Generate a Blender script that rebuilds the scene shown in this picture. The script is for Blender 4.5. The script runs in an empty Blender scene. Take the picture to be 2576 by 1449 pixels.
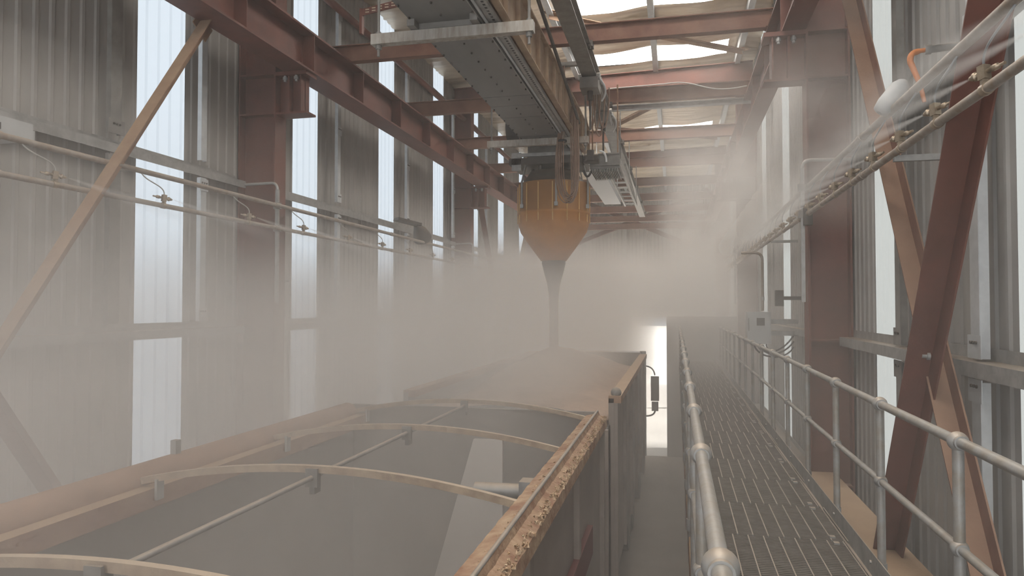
import bpy, math, random
from mathutils import Vector, Matrix, noise
random.seed(7)
S = bpy.context.scene
C = S.collection
R = math.radians
FLOOR = -4.35          # heights are measured from the camera

# ------------------------------------------------------------------ camera, world, sun, exposure
cd = bpy.data.cameras.new('camera'); cam = bpy.data.objects.new('camera', cd); C.objects.link(cam)
cd.lens = 1800 / 2576 * 36; cd.sensor_width = 36; cd.clip_end = 400; cd.clip_start = 0.05
cam.location = (0, 0, 0)
cam.rotation_euler = (R(90 + 1.45), 0, R(12.9))
S.camera = cam
S.view_settings.view_transform = 'Standard'; S.view_settings.look = 'None'
S.view_settings.gamma = 1; S.view_settings.use_curve_mapping = False
S.view_settings.exposure = 0.1
cy = S.cycles
cy.max_bounces = 5; cy.use_light_tree = False; cy.diffuse_bounces = 3; cy.glossy_bounces = 2; cy.transmission_bounces = 3
cy.volume_bounces = 5; cy.transparent_max_bounces = 8
cy.use_adaptive_sampling = True; cy.adaptive_threshold = 0.10; cy.adaptive_min_samples = 16
cy.use_denoising = True; cy.sample_clamp_indirect = 4
cy.volume_step_rate = 4.0; cy.volume_max_steps = 64
cy.caustics_reflective = False; cy.caustics_refractive = False

w = bpy.data.worlds.new('daylight'); S.world = w; w.use_nodes = True
bg = w.node_tree.nodes['Background']
bg.inputs['Color'].default_value = (0.80, 0.90, 1.0, 1); bg.inputs['Strength'].default_value = 1.3

def light(name, kind, loc, rot, energy, color=(1, 1, 1), size=None):
    l = bpy.data.lights.new(name, kind); l.energy = energy; l.color = color
    o = bpy.data.objects.new(name, l); C.objects.link(o); o.location = loc; o.rotation_euler = rot
    if size: l.shape = 'RECTANGLE'; l.size, l.size_y = size
    return o
# low sun from the left, reaching only the apron past the exit, below the cut-away side walls
sun = light('sun', 'SUN', (0, 30, 12), (R(10), R(-62), 0), 32.0, (1, 0.96, 0.9)); sun.data.angle = R(1)
# added fill light at an assumed open end behind the camera
light('rear_fill_light', 'AREA', (-2.1, -7.8, -0.6), (R(90), 0, 0), 400, (0.95, 0.97, 1.0), (8, 7))

# ------------------------------------------------------------------ helpers
def M(name, col, rough=0.6, metal=0.0, var=0.0, scale=6.0, col2=None, bump=0.0, bscale=40, dust=0.0,
      dustcol=(0.42, 0.30, 0.19), stretch=(1, 1, 1), streak=False):
    m = bpy.data.materials.new(name); m.use_nodes = True
    nt = m.node_tree; b = nt.nodes['Principled BSDF']
    b.inputs['Roughness'].default_value = rough; b.inputs['Metallic'].default_value = metal
    c = (*col, 1)
    b.inputs['Base Color'].default_value = c
    tc = nt.nodes.new('ShaderNodeTexCoord'); mp = nt.nodes.new('ShaderNodeMapping')
    nt.links.new(tc.outputs['Object'], mp.inputs['Vector']); mp.inputs['Scale'].default_value = stretch
    last = None
    if var > 0 or col2:
        n = nt.nodes.new('ShaderNodeTexNoise'); n.inputs['Scale'].default_value = scale; n.inputs['Detail'].default_value = 5
        n.inputs['Roughness'].default_value = 0.65
        nt.links.new(mp.outputs[0], n.inputs['Vector'])
        r = nt.nodes.new('ShaderNodeValToRGB'); nt.links.new(n.outputs['Fac'], r.inputs[0])
        c2 = col2 or tuple(max(0, x * (1 - var)) for x in col)
        r.color_ramp.elements[0].position = 0.36; r.color_ramp.elements[1].position = 0.66
        r.color_ramp.elements[0].color = (*c2, 1); r.color_ramp.elements[1].color = c
        last = r.outputs[0]
    if dust > 0:
        g = nt.nodes.new('ShaderNodeNewGeometry'); sp = nt.nodes.new('ShaderNodeSeparateXYZ')
        nt.links.new(g.outputs['Normal'], sp.inputs[0])
        mr = nt.nodes.new('ShaderNodeMapRange'); mr.inputs[1].default_value = 0.25; mr.inputs[2].default_value = 0.9
        mr.inputs[3].default_value = dust * 0.12; mr.inputs[4].default_value = dust
        nt.links.new(sp.outputs[2], mr.inputs[0])
        mx = nt.nodes.new('ShaderNodeMixRGB'); nt.links.new(mr.outputs[0], mx.inputs[0])
        if last: nt.links.new(last, mx.inputs[1])
        else: mx.inputs[1].default_value = c
        mx.inputs[2].default_value = (*dustcol, 1); last = mx.outputs[0]
    if last: nt.links.new(last, b.inputs['Base Color'])
    if bump > 0:
        n2 = nt.nodes.new('ShaderNodeTexNoise'); n2.inputs['Scale'].default_value = bscale; n2.inputs['Detail'].default_value = 4
        nt.links.new(mp.outputs[0], n2.inputs['Vector'])
        bu = nt.nodes.new('ShaderNodeBump'); bu.inputs['Strength'].default_value = bump; bu.inputs['Distance'].default_value = 0.01
        nt.links.new(n2.outputs['Fac'], bu.inputs['Height']); nt.links.new(bu.outputs[0], b.inputs['Normal'])
    return m

def emis(name, col, strength, trans=0.0):
    m = bpy.data.materials.new(name); m.use_nodes = True; nt = m.node_tree
    nt.nodes.clear(); out = nt.nodes.new('ShaderNodeOutputMaterial')
    e = nt.nodes.new('ShaderNodeEmission'); e.inputs[0].default_value = (*col, 1); e.inputs[1].default_value = strength
    if trans:
        t = nt.nodes.new('ShaderNodeBsdfTranslucent'); t.inputs[0].default_value = (col[0] * trans, col[1] * trans, col[2] * trans, 1)
        a = nt.nodes.new('ShaderNodeAddShader'); nt.links.new(e.outputs[0], a.inputs[0]); nt.links.new(t.outputs[0], a.inputs[1])
        nt.links.new(a.outputs[0], out.inputs[0])
    else: nt.links.new(e.outputs[0], out.inputs[0])
    return m

red = M('red_oxide_steel', (0.150, 0.040, 0.026), 0.62, 0, 0.4, 1.6, bump=0.15, dust=0.42)
red_dusty = M('dusty_red_steel', (0.215, 0.105, 0.07), 0.75, 0, 0, 2.2, (0.13, 0.045, 0.03), bump=0.2, dust=0.6)
tan_steel = M('dust_covered_steel', (0.34, 0.22, 0.14), 0.8, 0, 0, 3.0, (0.22, 0.11, 0.07), bump=0.2, dust=0.7)
galv = M('galvanised_steel', (0.40, 0.40, 0.39), 0.5, 0.35, 0.3, 8, bump=0.08, dust=0.55)
galv_dark = M('dull_galvanised_steel', (0.26, 0.25, 0.235), 0.6, 0.25, 0.3, 5, bump=0.1, dust=0.4)
galv_white = M('bright_galvanised_post', (0.56, 0.57, 0.57), 0.5, 0.15, 0.15, 9, bump=0.05)
pipe_m = M('dusty_galvanised_pipe', (0.36, 0.33, 0.30), 0.62, 0.2, 0, 9, (0.27, 0.21, 0.16), bump=0.1, dust=0.6, dustcol=(0.40, 0.31, 0.22))
rail_m = M('handrail_steel', (0.36, 0.36, 0.355), 0.5, 0.3, 0, 11, (0.29, 0.255, 0.21), bump=0.15, bscale=60, dust=0.3, dustcol=(.38, .33, .27))
sheet_m = M('grey_wall_sheet', (0.37, 0.35, 0.325), 0.8, 0.0, 0.22, 1.3, stretch=(1, 1, 0.25), dust=0.2)
sheet_r = M('pale_wall_sheet', (0.40, 0.385, 0.365), 0.45, 0.2, 0.15, 1.5, stretch=(1, 1, 0.2))
conc = M('dusty_concrete', (0.33, 0.29, 0.25), 0.9, 0, 0.25, 0.7, bump=0.2, bscale=8)
apron_m = M('pale_concrete_apron', (0.72, 0.70, 0.66), 0.9, 0, 0.1, 0.6)
foil_m = M('foil_insulation', (0.72, 0.62, 0.50), 0.40, 0.35, 0, 1.6, (0.46, 0.36, 0.25), bump=0.6, bscale=9, stretch=(0.3, 1, 1))
belly_m = M('conveyor_underside', (0.24, 0.235, 0.225), 0.5, 0.3, 0.2, 2.5, bump=0.08, stretch=(1, 0.15, 1))
beige_m = M('dusty_beige_panel', (0.46, 0.34, 0.22), 0.7, 0, 0, 2.5, (0.32, 0.21, 0.14), bump=0.1)
olive_m = M('olive_yellow_plate', (0.40, 0.32, 0.17), 0.7, 0, 0.25, 3)
yellow_m = M('faded_orange_paint', (0.56, 0.24, 0.05), 0.5, 0, 0.22, 2.2, dust=0.4)
black_m = M('black_rubber', (0.03, 0.028, 0.026), 0.6)
dark_m = M('dark_machinery', (0.08, 0.07, 0.062), 0.6, 0.2, 0.4, 7, dust=0.3)
cable_m = M('brown_cable', (0.27, 0.17, 0.12), 0.6, 0, 0.3, 8)
brass_m = M('dull_brass', (0.42, 0.34, 0.25), 0.4, 0.6, 0.3, 20, dust=0.4)
hose_m = M('grey_air_hose', (0.20, 0.22, 0.235), 0.45)
hose_w = M('pale_air_hose', (0.42, 0.40, 0.37), 0.5)
orange_m = M('orange_flexible_conduit', (0.70, 0.24, 0.07), 0.55, 0, 0.3, 14)
enclos_m = M('grey_enclosure', (0.46, 0.46, 0.45), 0.5, 0, 0.12, 6)
rim_m = M('rust_coated_rim', (0.44, 0.31, 0.20), 0.9, 0, 0, 7, (0.25, 0.13, 0.08), bump=1.0, bscale=34)
flake_m = M('flaking_deposit', (0.66, 0.52, 0.36), 0.95, 0, 0, 40, (0.40, 0.24, 0.13), bump=1.0, bscale=60)
trail_in = M('trailer_inside_panel', (0.27, 0.245, 0.22), 0.6, 0.1, 0.15, 1.3)
trail_out = M('trailer_side_panel', (0.30, 0.25, 0.215), 0.6, 0, 0.2, 1.6)
pale_in = M('pale_chute_panel', (0.62, 0.58, 0.54), 0.6)
tarp_m = M('rolled_tan_tarpaulin', (0.36, 0.235, 0.165), 0.8, 0, 0.2, 3, bump=0.3, bscale=12)
bow_m = M('dusty_bow', (0.42, 0.33, 0.235), 0.7, 0, 0, 8, (0.26, 0.19, 0.14), bump=0.3, dust=0.7, dustcol=(0.50, 0.40, 0.30))
load_m = M('dusty_mineral_load', (0.44, 0.32, 0.24), 0.95, 0, 0.2, 3, bump=0.8, bscale=25)
cab_m = M('white_cab_paint', (0.65, 0.68, 0.72), 0.35)
glass_m = M('dark_cab_glass', (0.04, 0.05, 0.06), 0.1)
grate_m = M('walkway_grating_steel', (0.24, 0.215, 0.19), 0.6, 0.3, 0.3, 9, dust=0.35, dustcol=(0.36, 0.28, 0.2))
gap_m = M('shadow_gap_metal', (0.05, 0.045, 0.04), 0.8)
maroon_m = M('maroon_paint', (0.13, 0.045, 0.04), 0.7)
white_tube = M('white_plastic', (0.7, 0.7, 0.68), 0.4)
win_l = emis('translucent_sheet_left', (0.80, 0.90, 1.0), 0.66, 0.025)
win_r = emis('translucent_sheet_right', (0.93, 0.96, 0.92), 0.56, 0.05)
sky_m = emis('translucent_roof_sheet', (1.0, 0.96, 0.90), 9.5)

class MB:
    def __init__(s): s.v = []; s.f = []; s.mi = []; s.sm = []
    def add(s, vs, fs, mi=0, smooth=False):
        o = len(s.v); s.v += [tuple(p) for p in vs]
        for f in fs: s.f.append(tuple(i + o for i in f)); s.mi.append(mi); s.sm.append(smooth)
    def box(s, x0, x1, y0, y1, z0, z1, mi=0):
        vs = [(x, y, z) for x in (x0, x1) for y in (y0, y1) for z in (z0, z1)]
        s.add(vs, [(0, 1, 3, 2), (4, 6, 7, 5), (0, 4, 5, 1), (2, 3, 7, 6), (0, 2, 6, 4), (1, 5, 7, 3)], mi); return s
    def bar(s, p0, p1, wd, ht, up=(0, 0, 1), mi=0, off=(0, 0)):
        p0 = Vector(p0); p1 = Vector(p1); d = (p1 - p0).normalized(); up = Vector(up)
        a = d.cross(up); a = a.normalized() if a.length > 1e-5 else Vector((1, 0, 0)); b = a.cross(d).normalized()
        vs = []
        for p in (p0, p1):
            for sa in (-1, 1):
                for sb in (-1, 1): vs.append(p + a * (sa * wd / 2 + off[0]) + b * (sb * ht / 2 + off[1]))
        s.add(vs, [(0, 1, 3, 2), (4, 6, 7, 5), (0, 4, 5, 1), (2, 3, 7, 6), (0, 2, 6, 4), (1, 5, 7, 3)], mi); return s
    def ibeam(s, p0, p1, h, wd, tf=0.02, tw=0.014, up=(0, 0, 1)):   # p0-p1 runs through the middle of the section
        s.bar(p0, p1, wd, tf, up, off=(0, h / 2 - tf / 2)); s.bar(p0, p1, wd, tf, up, off=(0, -h / 2 + tf / 2))
        s.bar(p0, p1, tw, h - 2 * tf, up); return s
    def channel(s, p0, p1, h, wd, t=0.006, up=(0, 0, 1), side=1, lip=0.02):
        s.bar(p0, p1, t, h, up); s.bar(p0, p1, wd, t, up, off=(side * wd / 2, h / 2)); s.bar(p0, p1, wd, t, up, off=(side * wd / 2, -h / 2))
        if lip:
            s.bar(p0, p1, t, lip, up, off=(side * wd, h / 2 - lip / 2)); s.bar(p0, p1, t, lip, up, off=(side * wd, -h / 2 + lip / 2))
        return s
    def tube(s, pts, r, n=12, mi=0, caps=True):
        pts = [Vector(p) for p in pts]; k = len(pts); rs = r if isinstance(r, (list, tuple)) else [r] * k
        vs = []; prev = None
        for i, p in enumerate(pts):
            t = (pts[min(i + 1, k - 1)] - pts[max(i - 1, 0)]).normalized()
            if prev is None:
                a = t.cross(Vector((0, 0, 1)));
                if a.length < 1e-3: a = t.cross(Vector((1, 0, 0)))
            else: a = prev - t * prev.dot(t)
            a.normalize(); prev = a; b = t.cross(a)
            for j in range(n):
                q = 2 * math.pi * j / n; vs.append(p + (a * math.cos(q) + b * math.sin(q)) * rs[i])
        fs = [(i * n + j, i * n + (j + 1) % n, (i + 1) * n + (j + 1) % n, (i + 1) * n + j) for i in range(k - 1) for j in range(n)]
        s.add(vs, fs, mi, True)
        if caps: s.add([vs[j] for j in range(n)], [tuple(range(n))[::-1]], mi); s.add([vs[(k - 1) * n + j] for j in range(n)], [tuple(range(n))], mi)
        return s
    def ball(s, c, r, n=16, m=10, sz=1.0, mi=0):
        c = Vector(c); vs = [];
        for i in range(m + 1):
            th = math.pi * i / m
            for j in range(n): q = 2 * math.pi * j / n; vs.append(c + Vector((math.sin(th) * math.cos(q) * r, math.sin(th) * math.sin(q) * r, math.cos(th) * r * sz)))
        s.add(vs, [(i * n + j, (i + 1) * n + j, (i + 1) * n + (j + 1) % n, i * n + (j + 1) % n) for i in range(m) for j in range(n)], mi, True); return s
    def build(s, name, mats, parent=None):
        me = bpy.data.meshes.new(name); me.from_pydata(s.v, [], s.f)
        for m in (mats if isinstance(mats, (list, tuple)) else [mats]): me.materials.append(m)
        me.polygons.foreach_set('material_index', s.mi); me.polygons.foreach_set('use_smooth', s.sm); me.update()
        o = bpy.data.objects.new(name, me); C.objects.link(o)
        if parent: o.parent = parent; o.matrix_parent_inverse = Matrix.Translation(-parent.location) if parent.type == 'EMPTY' and parent.get('shift') else Matrix()
        return o
def tag(o, label, cat, group=None, kind=None):
    o['label'] = label; o['category'] = cat
    if group: o['group'] = group
    if kind: o['kind'] = kind
    return o
def empty(name, label, cat, loc=(0, 0, 0), group=None, shift=True):     # parts given in room coordinates when shift
    o = bpy.data.objects.new(name, None); C.objects.link(o); o.location = loc; o.empty_display_size = 0.2
    if shift: o['shift'] = 1
    return tag(o, label, cat, group)
def st(o): o['kind'] = 'structure'; return o
def kids(o): return [c for c in bpy.data.objects if c.parent == o]
def copy_tree(o, parent=None):
    c = o.copy(); C.objects.link(c)
    if parent: c.parent = parent
    for ch in kids(o): copy_tree(ch, c)
    return c
ORD = ['first', 'second', 'third', 'fourth', 'fifth', 'sixth', 'seventh', 'eighth', 'ninth', 'tenth', 'eleventh', 'twelfth', 'thirteenth', 'fourteenth',
       'fifteenth', 'sixteenth', 'seventeenth', 'eighteenth', 'nineteenth', 'twentieth', 'twenty-first', 'twenty-second', 'twenty-third', 'twenty-fourth',
       'twenty-fifth', 'twenty-sixth', 'twenty-seventh', 'twenty-eighth', 'twenty-ninth', 'thirtieth']
def arc(p0, p1, p2, n=10):
    p0, p1, p2 = Vector(p0), Vector(p1), Vector(p2)
    return [p0 * (1 - t) ** 2 + p1 * 2 * t * (1 - t) + p2 * t * t for t in [i / n for i in range(n + 1)]]
def bez(p0, p1, p2, p3, n=14):
    P = [Vector(p) for p in (p0, p1, p2, p3)]
    return [P[0] * (1 - t) ** 3 + P[1] * 3 * t * (1 - t) ** 2 + P[2] * 3 * t * t * (1 - t) + P[3] * t ** 3 for t in [i / n for i in range(n + 1)]]

XL, XR, YB, YE = -6.4, 2.15, -8.0, 40.6        # side walls, rear opening, end wall
YX = 21.3                                      # the shed's exit; lower side walls left out beyond it to let sun in
def roofz(x): return 6.80 + 0.03 * x

# ------------------------------------------------------------------ room shell
st(MB().box(XL - 0.3, XR + 0.3, YB - 2, YX, FLOOR - 0.2, FLOOR).build('floor', conc))
st(MB().box(-60, 60, YX, 160, FLOOR - 0.2, FLOOR - 0.005).build('ground', apron_m))
def rib_sheet(b, y0, y1, z0, z1, x, sgn, pitch=0.2, dep=0.016, th=0.0):
    n = max(1, round((y1 - y0) / pitch)); p = (y1 - y0) / n; prof = []
    for i in range(n):
        y = y0 + i * p; prof += [(y, 0), (y + p * 0.60, 0), (y + p * 0.70, dep), (y + p * 0.90, dep)]
    prof.append((y1, 0)); vs = []
    for (y, d) in prof: vs += [(x - sgn * d, y, z0), (x - sgn * d, y, z1)]
    b.add(vs, [(2 * i, 2 * i + 1, 2 * i + 3, 2 * i + 2) for i in range(len(prof) - 1)])
LW = [(3.80 - 3.63 * 3 + 3.63 * k) for k in range(13)]           # near edge of every translucent strip, left wall
RW = [-1.50 - 0.86, 1.85 - 0.86, 5.18 - 0.86, 8.51 - 0.86, 11.95 - 0.86, 15.35 - 0.86, 18.85 - 0.86, 22.4 - 0.86, 25.9 - 0.86, 29.4 - 0.86, 33.0 - .86, 36.6 - .86]
WW = 0.86
def side_wall(name, x, sgn, starts, mat, zt, lowcut=-0.6):
    b = MB(); y = YB
    for s0 in list(starts) + [None]:
        e = s0 if s0 is not None else YE
        if e > y:
            if y < YX < e:
                rib_sheet(b, y, YX, FLOOR, zt, x, sgn); rib_sheet(b, YX, e, lowcut, zt, x, sgn)
            else: rib_sheet(b, y, e, FLOOR if e <= YX else lowcut, zt, x, sgn)
        if s0 is not None: y = s0 + WW
    return st(b.build(name, mat))
side_wall('wall_left', XL, -1, LW, sheet_m, roofz(XL))
side_wall('wall_right', XR, 1, RW, sheet_r, roofz(XR))
wn = 0
for starts, x, sgn, m in ((LW, XL, -1, win_l), (RW, XR, 1, win_r)):
    for s0 in starts:
        wn += 1; b = MB(); rib_sheet(b, s0, s0 + WW, FLOOR if s0 + WW < YX else -0.6, roofz(x), x, sgn, 0.215, 0.022)
        st(b.build('window_%d' % wn, m))
# far end wall, only its upper half is closed
b = MB(); n = 42
for i in range(n):
    p = (XR - XL) / n; x0 = XL + i * p
    vs = []
    for (xx, dd) in ((x0, 0), (x0 + p * .6, 0), (x0 + p * .7, .03), (x0 + p * .9, .03), (x0 + p, 0)): vs += [(xx, YE - dd, -0.6), (xx, YE - dd, roofz(xx))]
    b.add(vs, [(2 * k, 2 * k + 1, 2 * k + 3, 2 * k + 2) for k in range(4)])
st(b.build('wall_far', sheet_m))
# exit wall right and left of the truck opening, up to walkway height
st(MB().box(-0.27, XR - .03, YX, YX + 0.12, FLOOR, -0.3).build('wall_exit_right', sheet_r))
st(MB().box(XL + .03, -5.0, YX, YX + 0.12, FLOOR, -0.3).build('wall_exit_left', sheet_m))
# roof: crumpled foil insulation between purlins, with roof-light openings
SKY = [(-6.5, -2.5), (1.5, 4.5), (7.0, 8.6), (13.0, 16.1), (18.7, 19.75), (27.0, 27.9)]  # unseen roof lights above and behind the camera are added for light
SX0, SX1 = -2.6, 1.35
PX = [-4.85, -2.72, -0.57, 1.58]
b = MB(); ys = [YB]; y = YB
while y < YE - 0.01:
    y += 0.4 if y < 9 else 0.06
    ys.append(min(y, YE))
edges = sorted(set(ys) | {e for s in SKY for e in s}); xs = sorted(set([XL + (XR - XL) * i / 34 for i in range(35)] + [SX0, SX1]))
vs = []
for y in edges:
    for x in xs:
        sag = 0
        near = min(abs(x - p) for p in PX)
        sag = -0.07 * min(1, near / 0.9) + 0.035 * noise.noise(Vector((x * 0.7, y * 3.2, 0))) + 0.03 * noise.noise(Vector((x * 0.9, y * 7, 3))) + 0.014 * noise.noise(Vector((x * 2.5, y * 15, 9)))
        vs.append((x, y, roofz(x) - 0.06 + sag))
fs = []; nx = len(xs)
for i in range(len(edges) - 1):
    ym = (edges[i] + edges[i + 1]) / 2
    for j in range(nx - 1):
        xm = (xs[j] + xs[j + 1]) / 2
        if SX0 < xm < SX1 and any(a < ym < c for a, c in SKY): continue
        fs.append((i * nx + j, i * nx + j + 1, (i + 1) * nx + j + 1, (i + 1) * nx + j))
b.add(vs, fs, 0, True); st(b.build('ceiling', foil_m))
st(MB().box(XL - 0.4, XR + 0.4, YB, YE + 0.3, 7.1, 7.16).build('roof', galv_dark))
for a, c in SKY:
    wn += 1; st(MB().box(SX0 - .1, SX1 + .1, a - .1, c + .6, 6.87, 6.89).build('window_%d' % wn, sky_m))

# ------------------------------------------------------------------ frame: columns, rafters, purlins, girts
COLY = [-0.7, 9.6, 19.95, 30.3]
for i, y in enumerate(COLY):
    for side in (-1, 1):
        xi, xo = (-5.75, XL + 0.04) if side < 0 else (1.60, XR - 0.04)
        wl = 'left' if side < 0 else 'right'
        if i == 0: continue
        e = empty('steel_column', '%s deep red-brown steel column on the %s wall counting from the camera' % (ORD[i - 1], 'striped-window' if side < 0 else 'walkway side'), 'column', (xi, y, FLOOR), 'red-brown wall columns')
        xm = (xi + xo) / 2; d = abs(xo - xi)
        MB().ibeam((xm, y, FLOOR), (xm, y, 5.9), d, 0.30, 0.025, 0.014, up=(1, 0, 0)).build('column_shaft', red, e)
        for z in (2.85, 3.44, -0.42, -2.2):
            MB().box(min(xi, xo) + .025, max(xi, xo) - .025, y - 0.15, y - 0.008, z - 0.012, z + 0.012).build('stiffener_plate', red, e)
        sx = -1 if side > 0 else 1
        br = MB().box(min(xi, xi + sx * 0.5), max(xi, xi + sx * 0.5), y - .14, y + .14, 2.83, 2.86)
        br.box(min(xi, xi + sx * 0.4), max(xi, xi + sx * 0.4), y - .008, y + .008, 2.86, 3.40)
        br.box(min(xi + sx * .18, xi + sx * .21), max(xi + sx * .18, xi + sx * .21), y - .12, y + .12, 2.86, 3.40)
        br.box(min(xi + sx * .38, xi + sx * .40), max(xi + sx * .38, xi + sx * .40), y - .12, y + .12, 2.86, 3.40)
        br.box(min(xi, xi + sx * 0.5), max(xi, xi + sx * 0.5), y - .16, y + .16, 3.40, 3.455)
        bk = br.build('crane_bracket', red, e)
        for k in range(2):
            bx = xi + sx * (0.14 + 0.18 * k)
            MB().tube([(bx, y - .12, 3.31), (bx, y - .12, 3.41)], 0.02, 6).tube([(bx, y - .12, 3.34), (bx, y - .12, 3.38)], 0.034, 6).build('bolt', galv, bk)
        MB().box(min(xi, xo) - .05, max(xi, xo) + .02, y - .2, y + .2, FLOOR, FLOOR + .03).build('base_plate', red, e)
    r = tag(MB().ibeam((XL + .1, y, 6.2 - .15), (XR - .1, y, 6.2 + 0.05), 0.60, 0.22).build('rafter', red),
        'deep red-brown roof rafter %s' % ('above the camera', 'over the nearest pair of columns', 'standing out brightly behind the second roof light', 'hazy, beyond the last roof light')[i], 'beam', 'roof rafters')
for i, x in enumerate(PX):
    tag(MB().channel((x, YB, roofz(x) - .22), (x, YE, roofz(x) - .22), 0.22, 0.13, 0.006).build('roof_purlin', galv_white),
        ('pale galvanised roof purlin above the left crane beam', 'pale galvanised roof purlin hidden partly by the conveyor', 'pale galvanised roof purlin crossing the middle of the bright roof lights',
         'pale galvanised roof purlin beside the right wall')[i], 'purlin', 'roof purlins')
# crane runway beams
for nm, x0, x1, lab in (('l', -5.62, -5.22, 'heavy red crane runway beam running along the striped-window wall'), ('r', 1.32, 1.60, 'heavy red-brown crane runway beam above the walkway')):
    e = empty('crane_beam', lab, 'beam', ((x0 + x1) / 2, YB, 3.46)); xm = (x0 + x1) / 2
    MB().ibeam((xm, YB, 3.76), (xm, YE - .3, 3.76), 0.60, x1 - x0, 0.028, 0.014).build('girder', red, e)
    y = 0.6
    for k in range(24):
        yy = 1.05 + 1.72 * k
        if yy > YE - 1: break
        MB().box(x0 + .01, x1 - .01, yy - .008, yy + .008, 3.49, 4.03).build('web_stiffener', red, e)
# cross beams on top of the crane beams
CB = [4.0, 7.4, 10.95, 14.35, 17.7, 21.1, 24.5, 27.9, 31.3, 34.7, 38.1]
for i, y in enumerate(CB):
    e = empty('cross_beam', 'red-brown cross beam spanning above both crane beams, %s from the camera' % ORD[i], 'beam', (-2, y, 4.06), 'cross beams under the roof')
    MB().ibeam((-6.1, y, 4.20), (1.6, y, 4.20), 0.28, 0.15, 0.014, 0.009).build('joist', red_dusty if i > 1 else red, e)
    MB().box(1.30, 1.46, y - .1, y + .1, 4.062, 4.075).build('end_plate', red, e)
# purlin-like galvanised channel beside the second visible cross beam with punched holes
e = tag(MB().channel((-1.3, 14.62, 4.03), (1.5, 14.62, 4.03), 0.12, 0.05, 0.004).build('slotted_cable_tray', galv), 'slotted galvanised cable tray fixed beneath the second visible cross beam', 'cable tray')
# girts
def girt(x, z, y0, y1, wall, lab, h=0.20, lip=True, mat=galv):
    e = empty('wall_girt', lab, 'girt', (x, y0, z), 'horizontal wall girts')
    s = 1 if wall == 'l' else -1
    MB().box(min(x, x + s * .17), max(x, x + s * .17), y0, y1, z - .004, z + .004).box(min(x + s * .166, x + s * .17), max(x + s * .166, x + s * .17), y0, y1, z - .10, z - .004)\
        .box(min(x, x + s * .004), max(x, x + s * .004), y0, y1, z, z + .09).build('channel', mat, e)
    return e
for (y0, y1, nm) in ((-0.5, 9.4, 'near bay'), (9.8, 19.75, 'second bay'), (20.1, 30.1, 'third bay')):
    girt(XL + .04, 1.84, y0, y1, 'l', 'grey girt above the spray pipes on the striped-window wall, ' + nm)
    girt(XL + .04, -0.30, y0, y1, 'l', 'hazy grey girt below the spray pipes on the striped-window wall, ' + nm)
    girt(XL + .04, -2.6, y0, y1, 'l', 'low girt on the striped-window wall behind the trailers, ' + nm)
    girt(XL + .04, 5.75, y0, y1, 'l', 'light eaves girt under the roof on the striped-window wall, ' + nm)
    girt(XR - .04, -0.38, y0, y1, 'r', 'dust-topped grey girt at railing height on the walkway wall, ' + nm)
    girt(XR - .04, 1.84, y0, y1, 'r', 'upper grey girt on the walkway wall, ' + nm)
    girt(XR - .04, -2.55, y0, y1, 'r', 'low dusty girt at walkway level on the walkway wall, ' + nm)
# red pipe strut below the left eaves
tag(MB().tube([(-6.0, 5, 5.45), (-6.0, YE - .5, 5.45)], 0.07, 10).build('eaves_strut', red), 'red tubular strut running below the eaves of the striped-window wall', 'strut')
# vertical posts of the left wall (bright) and their end brackets
def wall_post(x, y, z0, z1, lab, mat, wd=0.11, dp=0.06, braks=(), grp='galvanised wall posts'):
    e = empty('wall_post', lab, 'post', (x, y, z0), grp); s = 1 if x < 0 else -1
    b = MB().box(x - .003, x + .003, y - wd / 2, y + wd / 2, z0, z1)
    for q in (-1, 1):
        b.box(min(x, x - s * dp), max(x, x - s * dp), y + q * wd / 2 - .003, y + q * wd / 2 + .003, z0, z1)
    b.build('channel', mat, e)
    for z in braks:
        k = MB().box(x + s * .004, x + s * .012, y - wd * .75, y + wd * .75, z - .08, z + .08)
        kb = k.build('cleat', mat, e)
        for q in (-1, 0, 1): MB().tube([(x + s * .012, y + q * .045, z + .03), (x + s * .022, y + q * .045, z + .03)], .012, 8).build('bolt', dark_m, kb)
    return e
for y, nm in ((8.40, 'nearest bright window'), (12.35, 'second bright window'), (15.9, 'third bright window'), (19.5, 'fourth window'), (23.2, 'fifth window')):
    wall_post(-6.17, y, 1.95, 5.65, 'bright galvanised wall post beside the ' + nm + ', above the girt', galv_white, braks=(2.03, 5.5, 3.3) if y > 9 else ())
    wall_post(-6.17, y, -0.2, 1.72, 'bright galvanised wall post beside the ' + nm + ', below the girt', galv_white, braks=(1.62, -.1))
wall_post(-6.17, 6.85, 1.95, 5.65, 'dull grey wall post left of the nearest bright window, upper length', galv_dark, braks=(2.03,), wd=.16)
wall_post(-6.17, 6.85, -0.2, 1.72, 'dull grey wall post left of the nearest bright window, lower length', galv_dark, wd=.16, braks=(1.62,))
for y, lab, mt in ((7.28, 'beside the bright strip window', galv_dark), (5.52, 'behind the crossing red braces', galv_white)):
    wall_post(XR - .14, y, -0.36, 1.80, 'galvanised wall post above the dusty girt ' + lab, mt, wd=.15, braks=(-0.28, 1.72))
    wall_post(XR - .14, y, 1.90, 5.7, 'galvanised wall post above the upper girt ' + lab, mt, wd=.15, braks=(1.98,))
    wall_post(XR - .14, y, -2.5, -0.52, 'galvanised wall post below the dusty girt ' + lab, mt, wd=.15, braks=(-.58, -2.4))
for y in (10.7, 16.9):
    wall_post(XR - .14, y, -2.5, 5.5, 'hazy galvanised wall post beyond the nearest column on the walkway wall, about %d metres along' % y, galv, wd=.13)

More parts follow.
